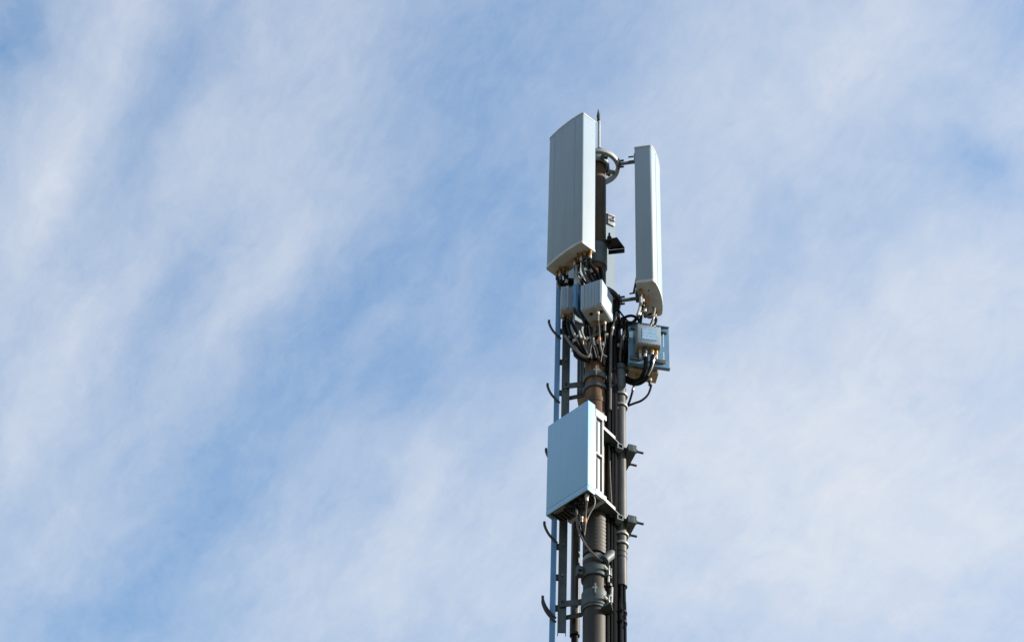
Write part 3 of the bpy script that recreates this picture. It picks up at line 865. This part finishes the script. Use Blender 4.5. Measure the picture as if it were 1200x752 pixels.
ga = atz(747, 401.5, gz + .18)
ga = at(747, 402, a.y - .115)
gb = at(775.2, 405.5, a.y - .105)
fw = (gb - ga).xy.length
fx_ = Vector(((gb - ga).x, (gb - ga).y, 0)).normalized()
fx_ = gx
fh = zat(ga.x, ga.y, 379) - ga.z
fl = thing('filter_box', ga, 'pale grey filter box with a printed label, on the blue plate', 'filter box', 'filter boxes on the blue plate')
obj('body', Geo().box(ga, fx_ * fw, gy * .105, Z * fh, .004), 'filter', fl)
obj('lid', Geo().box(ga + fx_ * .004 - gy * .006 + Z * .004, fx_ * (fw - .008), gy * .0055, Z * (fh - .008), .002), 'filter', fl)
obj('printed_label', Geo().box(ga + fx_ * (fw * .20) - gy * .0085 + Z * (fh * .22), fx_ * (fw * .62), gy * .002, Z * (fh * .56)), 'label', fl)
for k in range(8):
    for zf in (.03, .97):
        q = ga + fx_ * (fw * (.06 + k * .126)) - gy * .0055 + Z * (fh * zf)
        obj('screw', Geo().cyl(q, q - gy * .004, .0055, n=6), 'galv', fl)
obj('base_plate', Geo().box(ga + fx_ * .004 + gy * .004 - Z * .006, fx_ * (fw - .008), gy * .097, Z * .0055), 'tan', fl)
gc = []
for fx, fy, m_, l in ((.36, .3, 'bolt', .07), (.66, .35, 'brass', .04), (.84, .45, 'brass', .045), (.2, .6, 'tan', .04)):
    q = ga + fx_ * (fw * fx) + gy * (.105 * fy) - Z * .006
    c = obj('connector', Geo().cyl(q, q - Z * l, .017, n=10), m_, fl)
    obj('ferrule', Geo().cyl(q - Z * l, q - Z * (l + .05), .013, n=10), 'silver', c)
    gc.append(q - Z * (l + .05))
gt = []
for fx in (.62, .78):
    q = ga + fx_ * (fw * fx) + gy * .05 + Z * fh
    obj('connector', Geo().cyl(q, q + Z * .05, .013, n=10), 'silver', fl)
    gt.append(q + Z * .05)
# second box behind the plate
ha = at(737.5, 433, a.y + .03)
hb = thing('filter_box', ha, 'tan undersided filter box behind the blue plate, only its bottom showing', 'filter box', 'filter boxes on the blue plate')
hh = .28
obj('body', Geo().box(ha, gx * .235, gy * .11, Z * hh, .004), 'tan', hb)
hc = []
for fx in (.34, .74):
    q = ha + gx * (.235 * fx) + gy * .05
    c = obj('connector', Geo().cyl(q, q - Z * .05, .018, n=10), 'brass' if fx < .5 else 'tan', hb)
    obj('ferrule', Geo().cyl(q - Z * .05, q - Z * .09, .012, n=10), 'bolt', c)
    hc.append(q - Z * .09)
# arm that ties the plate to the support pipe
pm = thing('plate_clamp', (XR, YR, gz + .1), 'short grey clamp tying the blue plate to the support pipe top', 'clamp')
zq = zr_(431) - .02
obj('arm', Geo().box(Vector((XR + .03, YR - .02, zq - .02)), gp(.25, 0) + gy * .007 - Vector((XR + .03, YR - .02, 0)) - Z * gp(.25, 0).z, gy * .02, Z * .04, .002), 'galv_dark', pm)
obj('clamp_band', Geo().band(XR, YR, zq - .025, zq + .025, RR + .0035, RR + .012, 32), 'galv_dark', pm)

# ------------------------------------------------------------------ cables
VG = 'upright cables between mast and support pipe'
BG = 'black cables hanging out of the support pipe'
BANDS = [('white', 0), None, ('orange', 0), ('silver', -.05, .08), None, ('white', .1), None, ('silver', 0)]
ncab = [0]
def cable(label, pts, r, m='black', group=None, name='coaxial_cable', band=None):
    if band is None and group not in (VG, BG) and r < .018:
        band = BANDS[ncab[0] % len(BANDS)]
        ncab[0] += 1
    wp = [p if isinstance(p, Vector) else at(*p) for p in pts]
    o = obj(name, Geo().tube(wp, r, 8, 5), m, None, wp[-1])
    if band and len(wp) > 3:
        i = min(1, len(wp) - 3)
        for k, t in enumerate(band[1:]):
            p = (wp[i] * 9 + wp[i + 1] * 9 - wp[i - 1] - wp[i + 2]) / 16 + (wp[i + 1] - wp[i]) * t
            d = (wp[i + 1] - wp[i]).normalized() * .014
            b = obj('marker_band', Geo().cyl(p - d, p + d, r * 1.22, n=10), band[0], None, wp[-1])
            b.parent = o
            b.location = (0, 0, 0)
    return tag(o, label, 'cable', group)
def cq(root, k):
    """lower end of the k-th connector of a panel antenna"""
    cs = [c for c in root.children if c.name.startswith('connector')]
    me = cs[k].data
    vs = [v.co for v in me.vertices]
    zlo = min(v.z for v in vs)
    low = [v for v in vs if v.z < zlo + 1e-4]
    return root.location + sum(low, Vector()) / len(low)
JG = 'jumper cables under the left antenna'
ends = [(659.5, 338, -.10), (662, 338, -.10), (667, 338, -.10), (671, 338, -.10), (684, 334, -.20), (688, 334, -.20), (692, 333, -.22), (697, 333, -.22), (700, 332, -.2), (704, 333, -.12)]
desc = ['leftmost short black jumper cable under the left antenna', 'second short black jumper cable from the left under the left antenna',
        'grey jumper cable in the middle of the left cluster under the left antenna', 'short black jumper beside the white tab under the left antenna',
        'black jumper cable dropping beside the white splitter block', 'grey jumper cable right of the white splitter block',
        'grey jumper dropping to the middle of the sunlit radio box', 'black jumper dropping to the middle of the sunlit radio box',
        'grey jumper under the right corner of the left antenna', 'black looped jumper nearest the mast under the left antenna']
for k in range(10):
    s = cq(pa1, k) - Z * .03
    e = at(*ends[k])
    mid = s.lerp(e, .5) + Vector((random.uniform(-.03, .03), random.uniform(-.03, .03), -.02))
    cable(desc[k], [s, s - Z * .06, mid, e], .009 if k % 3 else .011, 'grey_and_glint' if k in (2, 6) else 'black', JG)
cable('black cable arch in front of the mast above the sunlit radio box', [(693, 334, -.16), (696, 322, -.13), (701, 314, -.11), (705, 318, -.11), (705.5, 334, -.11)], .017)
cable('thin grey cable curling above the sunlit radio box', [(693, 333, -.18), (696, 324, -.16), (700, 319, -.15)], .010, 'grey_and_glint')

# from the small boxes into the bundle on the mast
LG = 'cables sweeping from the small boxes to the mast'
cable('black cable sweeping from the narrow box past the climbing rail to the mast', [f2c[0], (661, 388, -.10), (668, 402, -.11), (678, 413, -.12), (690, 420, -.115)], .014, 'black', LG)
cable('second black cable sweeping from the narrow box to the mast', [f2c[1], (669, 392, -.10), (677, 405, -.12), (686, 415, -.12), (692, 421, -.11)], .014, 'black', LG)
cable('grey sunlit cable curving under the others to the white strap', [(662, 393, -.13), (670, 404, -.14), (680, 415, -.145), (688, 418.5, -.14), (691.5, 414, -.14)], .011, 'grey_and_glint', LG)
cable('black cable from the right of the narrow box to the mast', [f2c[2], (675, 388, -.10), (681, 402, -.12), (690, 416, -.12)], .013, 'black', LG)
cable('thick black cable behind the narrow box connectors', [(661, 371, -.08), (663, 386, -.05), (672, 406, -.04), (676, 418, -.03), (690, 424, -.02)], .016, 'black', LG)
cable('black cable pair end lying left of the white strap', [(673.5, 416, -.06), (680, 421, -.08), (690, 424, -.1)], .013, 'black', LG)
cable('grey cable dropping from the front connector of the sunlit box', [fconn[0], (702, 390, -.20), (703, 404, -.15), (706, 415, -.12), (711, 418, -.10)], .009, 'grey_and_glint', LG)
cable('grey pinkish cable from the rear of the sunlit box to the strap', [fconn[2], (695, 396, -.16), (699, 408, -.14), (701, 416, -.12), (702, 422, -.1)], .008, 'grey_and_glint', LG)
cable('thin grey cable from the brass connector to the strap', [fconn[1], (692, 400, -.15), (690, 412, -.13), (689, 419, -.12)], .008, 'grey_and_glint', LG)
cable('black cable from the rear connector of the sunlit box', [fconn[3], (704, 396, -.13), (706, 410, -.11), (707, 428, -.10)], .014, 'black', LG)
cable('thin pale cable crossing behind the upright bracket plate', [(679, 383, -.10), (684, 396, -.13), (688, 409, -.13), (691, 417, -.125)], .007, 'grey_and_glint', LG)
for k in range(8):
    cable('dark cable in the tangle between the sunlit radio box and the mast', [(688 + k * 3, 376, -.06), (686 + k * 3.6, 390 + (k * 5) % 9, -.09 + .03 * (k % 2)), (694 + k * 2.1, 405 + (k * 3) % 7, -.10), (697 + k * 1.6, 421, -.095)], .015, 'black', 'dark tangle behind the sunlit box')
cable('black cable running level behind the lower edge of the sunlit box', [(703, 381, -.06), (710, 383, -.04), (717, 380, -.0)], .014)
fx0 = at(712, 391, -.09)
cf = tag(obj('cable_clip', Geo().box(at(707.5, 393, -.10), ex * .035, ey * .03, Z * .03, .004), 'white', None, at(707.5, 393, -.10)), 'small white cable clip in the dark tangle beside the sunlit box', 'cable clip')

# upright bundle between mast and support pipe
for k, (px, yy, r) in enumerate(((709.5, -.02, .017), (712.3, -.035, .016), (716.5, -.01, .016), (719.5, .0, .017), (714, .03, .018), (721.5, .02, .013))):
    t0 = at(px, 395 + 4 * (k % 3), yy)
    zlo = zat(t0.x, yy, 655)
    zmid = (t0.z + zlo) / 2
    pts = [at(px + (1.5, 3, -2, 2, 0, 3)[k], 352 + 7 * (k % 4), yy - .02), t0, Vector((t0.x + .004, yy, zmid)), Vector((t0.x - .004, yy + .01, zlo)), Vector((t0.x + .0, yy + .02, zlo - 2.6))]
    cable('upright black cable in the packed bundle between mast and support pipe', pts, r, 'black', VG)
cable('upright cable with sunlight in its pale grey colour, in front of the black bundle beside the sunlit box', [(722.5, 366, -.07), (719.5, 378, -.075), (716.5, 392, -.075), (715.5, 410, -.07), (715.3, 440, -.065), (715, 480, -.06)], .011, 'grey_and_glint')  # sunlight on the cable is put into its pale grey
cable('thin pale highlight strand down the middle of the bundle beside the cabinet', [(714.5, 540, -.06), (715, 560, -.06), (716.5, 590, -.05)], .006, 'grey_and_glint')  # pale strand drawn as a highlight on the black bundle
for k, py in enumerate((437, 452)):
    q = at(713.5, py, -.03)
    tag(obj('cable_tie', Geo().cbox(q - ey * .035 + ex * .0, ex * .075, ey * .012, Z * .014, .003), 'black', None, q), ('upper' if k == 0 else 'lower') + ' black cable tie on the upright bundle right of the mast', 'cable tie')

# loops between the right antenna, the filter and the bundle
RG = 'looping cables under the right antenna'
cc = [cq(pa2, k) - Z * .03 for k in range(6)]
cable('white sunlit cable bending down from the edge of the right antenna', [cc[0], cc[0] - Z * .08, (750.5, 352, -.12), (750, 360, -.11), (747, 369, -.1)], .012, 'white', RG)
cable('thick black cable curving from the right antenna to the bundle', [cc[1], (751, 362, -.06), (747.5, 371, -.05), (741, 378, -.05), (733, 380, -.05), (724, 386, -.03)], .014, 'black', RG)
cable('black cable loop rising over the gap between the antenna and filter box', [(727.5, 384, -.04), (727.5, 377, -.05), (733, 371.5, -.06), (741, 370, -.07), (748, 374, -.07), (750, 381, -.05)], .012, 'black', RG)
cable('black cable hanging in a deep loop under the right antenna', [cc[2], (753, 360, -.08), (757, 369, -.08), (762, 372, -.09), (766, 367, -.1), (767, 361, -.1)], .011, 'grey_and_glint', RG)
cable('black cable from the right antenna behind the filter box', [cc[3], (752, 365, -.03), (751, 375, -.02), (749, 384, .0)], .012, 'black', RG)
cable('short grey lead from the right antenna tip to the filter box top', [cc[5], (766.5, 371, -.09), gt[0]], .010, 'grey_and_glint', RG)
cable('short black lead curving into the filter box top', [cc[4], (764, 368, -.05), (769, 374, -.07), gt[1]], .010, 'black', RG)
cable('thin black cable crossing the gap below the antenna arm', [(724, 362, -.06), (730, 370, -.06), (737, 378, -.06)], .008, 'black', RG)
cable('black cable arching over the lower ring into the bundle', [(708, 337, -.1), (716, 341, -.09), (721.5, 349, -.08), (723.5, 360, -.07), (721, 376, -.05), (719, 395, -.02)], .018, 'black', RG)
cable('second black cable arching over the lower ring', [(709, 342, -.09), (715, 347, -.09), (719, 355, -.08), (720, 370, -.06), (717, 392, -.03)], .016, 'black', RG)
cable('black oval loop left of the blue plate, front strand', [(728, 424, .05), (728.5, 404, .0), (731, 390, -.04), (734, 386, -.05), (735.5, 393, -.05), (734.5, 403, -.02), (731.5, 413, .02), (729.5, 424, .05)], .012, 'black', RG)
cable('pale sunlit strand inside the black oval loop', [(726.5, 424, .04), (727.5, 404, -.02), (730, 392, -.05), (733, 387, -.06)], .008, 'grey_and_glint', RG)
cable('black cable from the bundle top to the pipe mouth', [(724, 380, -.03), (724.5, 395, -.02), (726, 412, .03), (727.5, 432, .06)], .014, 'black', RG)
cable('thick black cable swinging from the filter box round to the mast', [gc[1], (765, 418, -.12), (763, 432, -.10), (757, 443, -.06), (748, 449, -.02), (738, 448, .03), (728, 442, .12)], .019, 'black')
cable('second thick black cable swinging under the filter box', [gc[0], (757, 420, -.12), (756, 432, -.1), (751, 443, -.05), (744, 446, -.02), (735, 443, .05), (727, 438, .13)], .016, 'black')
cable('short sunlit grey lead from the filter box', [gc[2], (767, 418, -.13), (764, 430, -.115), (759.5, 440, -.09)], .008, 'grey_and_glint')
cable('thin black cable hanging straight from the box behind the blue plate', [hc[0], (743, 452, .06), (740.5, 461, .06), (737, 472, .07), (733, 478, .08)], .009)
cable('thin black cable curving out from the blue plate to the pipe band', [hc[1], (763, 452, .05), (759.5, 462, .05), (752, 469, .05), (743, 472.5, .06), (734, 476, .06)], .009)
for k, (px, yy, py1) in enumerate(((724.5, .04, 436), (730.5, .06, 430), (733.5, .07, 436))):
    cable(('leftmost', 'middle', 'rightmost')[k] + ' of three black cables dropping behind the oval loop beside the blue plate', [(px - 1, 366 + 6 * k, yy - .04), (px + 1.5 * k, 385, yy), (px + 1, 405, yy), (px - 1, py1, yy + .03)], .020, 'black', 'cables behind the oval loop')
for k, (py, yy, x1) in enumerate(((327, -.08, 678), (331, -.05, 684))):
    cable(('upper' if k == 0 else 'lower') + ' black cable lying level under the left antenna above the narrow box', [(656.5, py + 6, yy), (661, py + 3, yy), (668, py + 1, yy), (x1, py + 4, yy)], .018, 'black')
for k, p in enumerate((((690, 381, -.17), (692, 394, -.16), (696, 408, -.15), (699, 419, -.13)), ((697, 384, -.16), (695, 398, -.16), (692, 410, -.15), (693, 420, -.13)),
                       ((676, 381, -.14), (680, 396, -.15), (687, 411, -.15), (690, 419, -.13)), ((708, 383, -.12), (709, 398, -.13), (706, 411, -.13), (704, 424, -.12)))):
    cable('thin pale strand added as a highlight in the cable tangle under the small radio boxes', list(p), .0048, 'grey_and_glint', 'thin pale highlight strands in the tangle', band=False)  # added pale strands stand for crisp glints on the tangle
# leads out of the cabinet
KG = 'leads hanging from the white cabinet'
cable('grey lead with a silver plug, nearest the cabinet corner', [kc[0], (686.3, 600, -.22), (685.5, 618, -.16), (684, 632, -.12), (688, 642, -.11)], .009, 'grey_and_glint', KG)
cable('black lead beside the silver plug under the cabinet', [kc[1], (682, 602, -.22), (681.5, 614, -.18), (684.5, 630, -.13), (687, 642, -.115)], .009, 'black', KG)
cable('leftmost lead under the cabinet swinging down to the mast clamp', [kc[2], (676.5, 606, -.20), (677.5, 618, -.16), (683, 632, -.13), (690, 643, -.12), (699, 652, -.11), (706, 657, -.10)], .009, 'grey_and_glint', KG)
cable('black lead beside the leftmost lead under the cabinet', [kc[3], (677.5, 604, -.2), (679, 619, -.15), (685, 635, -.125), (690, 643, -.12)], .009, 'black', KG)
cable('thin pale earth wire curving from the cabinet bottom corner', [kN + E1 * .02 + E2 * .06 + Z * .034, (697, 584, -.26), (696.5, 592, -.24), (691, 602, -.2), (687, 612, -.17), (685, 624, -.13)], .004, 'white', KG)

# cables leaving the support pipe
zlow = zr_(689)
for k, (dx, dy_, r) in enumerate(((-.026, -.012, .0135), (-.004, -.027, .013), (.02, -.014, .013), (.002, .016, .013), (-.038, .012, .012))):
    x, y = XR + dx, YR + dy_
    if k == 4:
        x, y = XR - .052, YR - .01
    pts = [Vector((x * .98 + XR * .02, y, zr_(660))), Vector((x, y, zlow - .1)), Vector((x + random.uniform(-.006, .006), y, zlow - .7)), Vector((x, y, 9)), Vector((x, y, .1))]
    if k == 4:
        pts[0] = Vector((x, y, zr_(560)))
    cable('black cable hanging straight down from the support pipe mouth' if k < 4 else 'black cable running down just outside the left of the support pipe', pts, r, 'black', BG if k < 4 else None)
for py in (719, 731):
    q = Vector((XR - .004, YR - .004, zr_(py)))
    tag(obj('cable_tie', Geo().band(q.x, q.y, q.z - .008, q.z + .008, .0425, .0465, 24), 'black', None, q), ('upper' if py < 725 else 'lower') + ' cable tie round the black cables below the support pipe', 'cable tie')
cable('single black cable close to the mast below the lowest clamp', [(713.5, 726, .02), (713.6, 740, .02), Vector((at(713.5, 740, .02).x, .02, 9)), Vector((at(713.5, 740, .02).x, .02, .1))], .013)
for o in bpy.data.objects:
    if '_o' in o.keys():
        del o['_o']
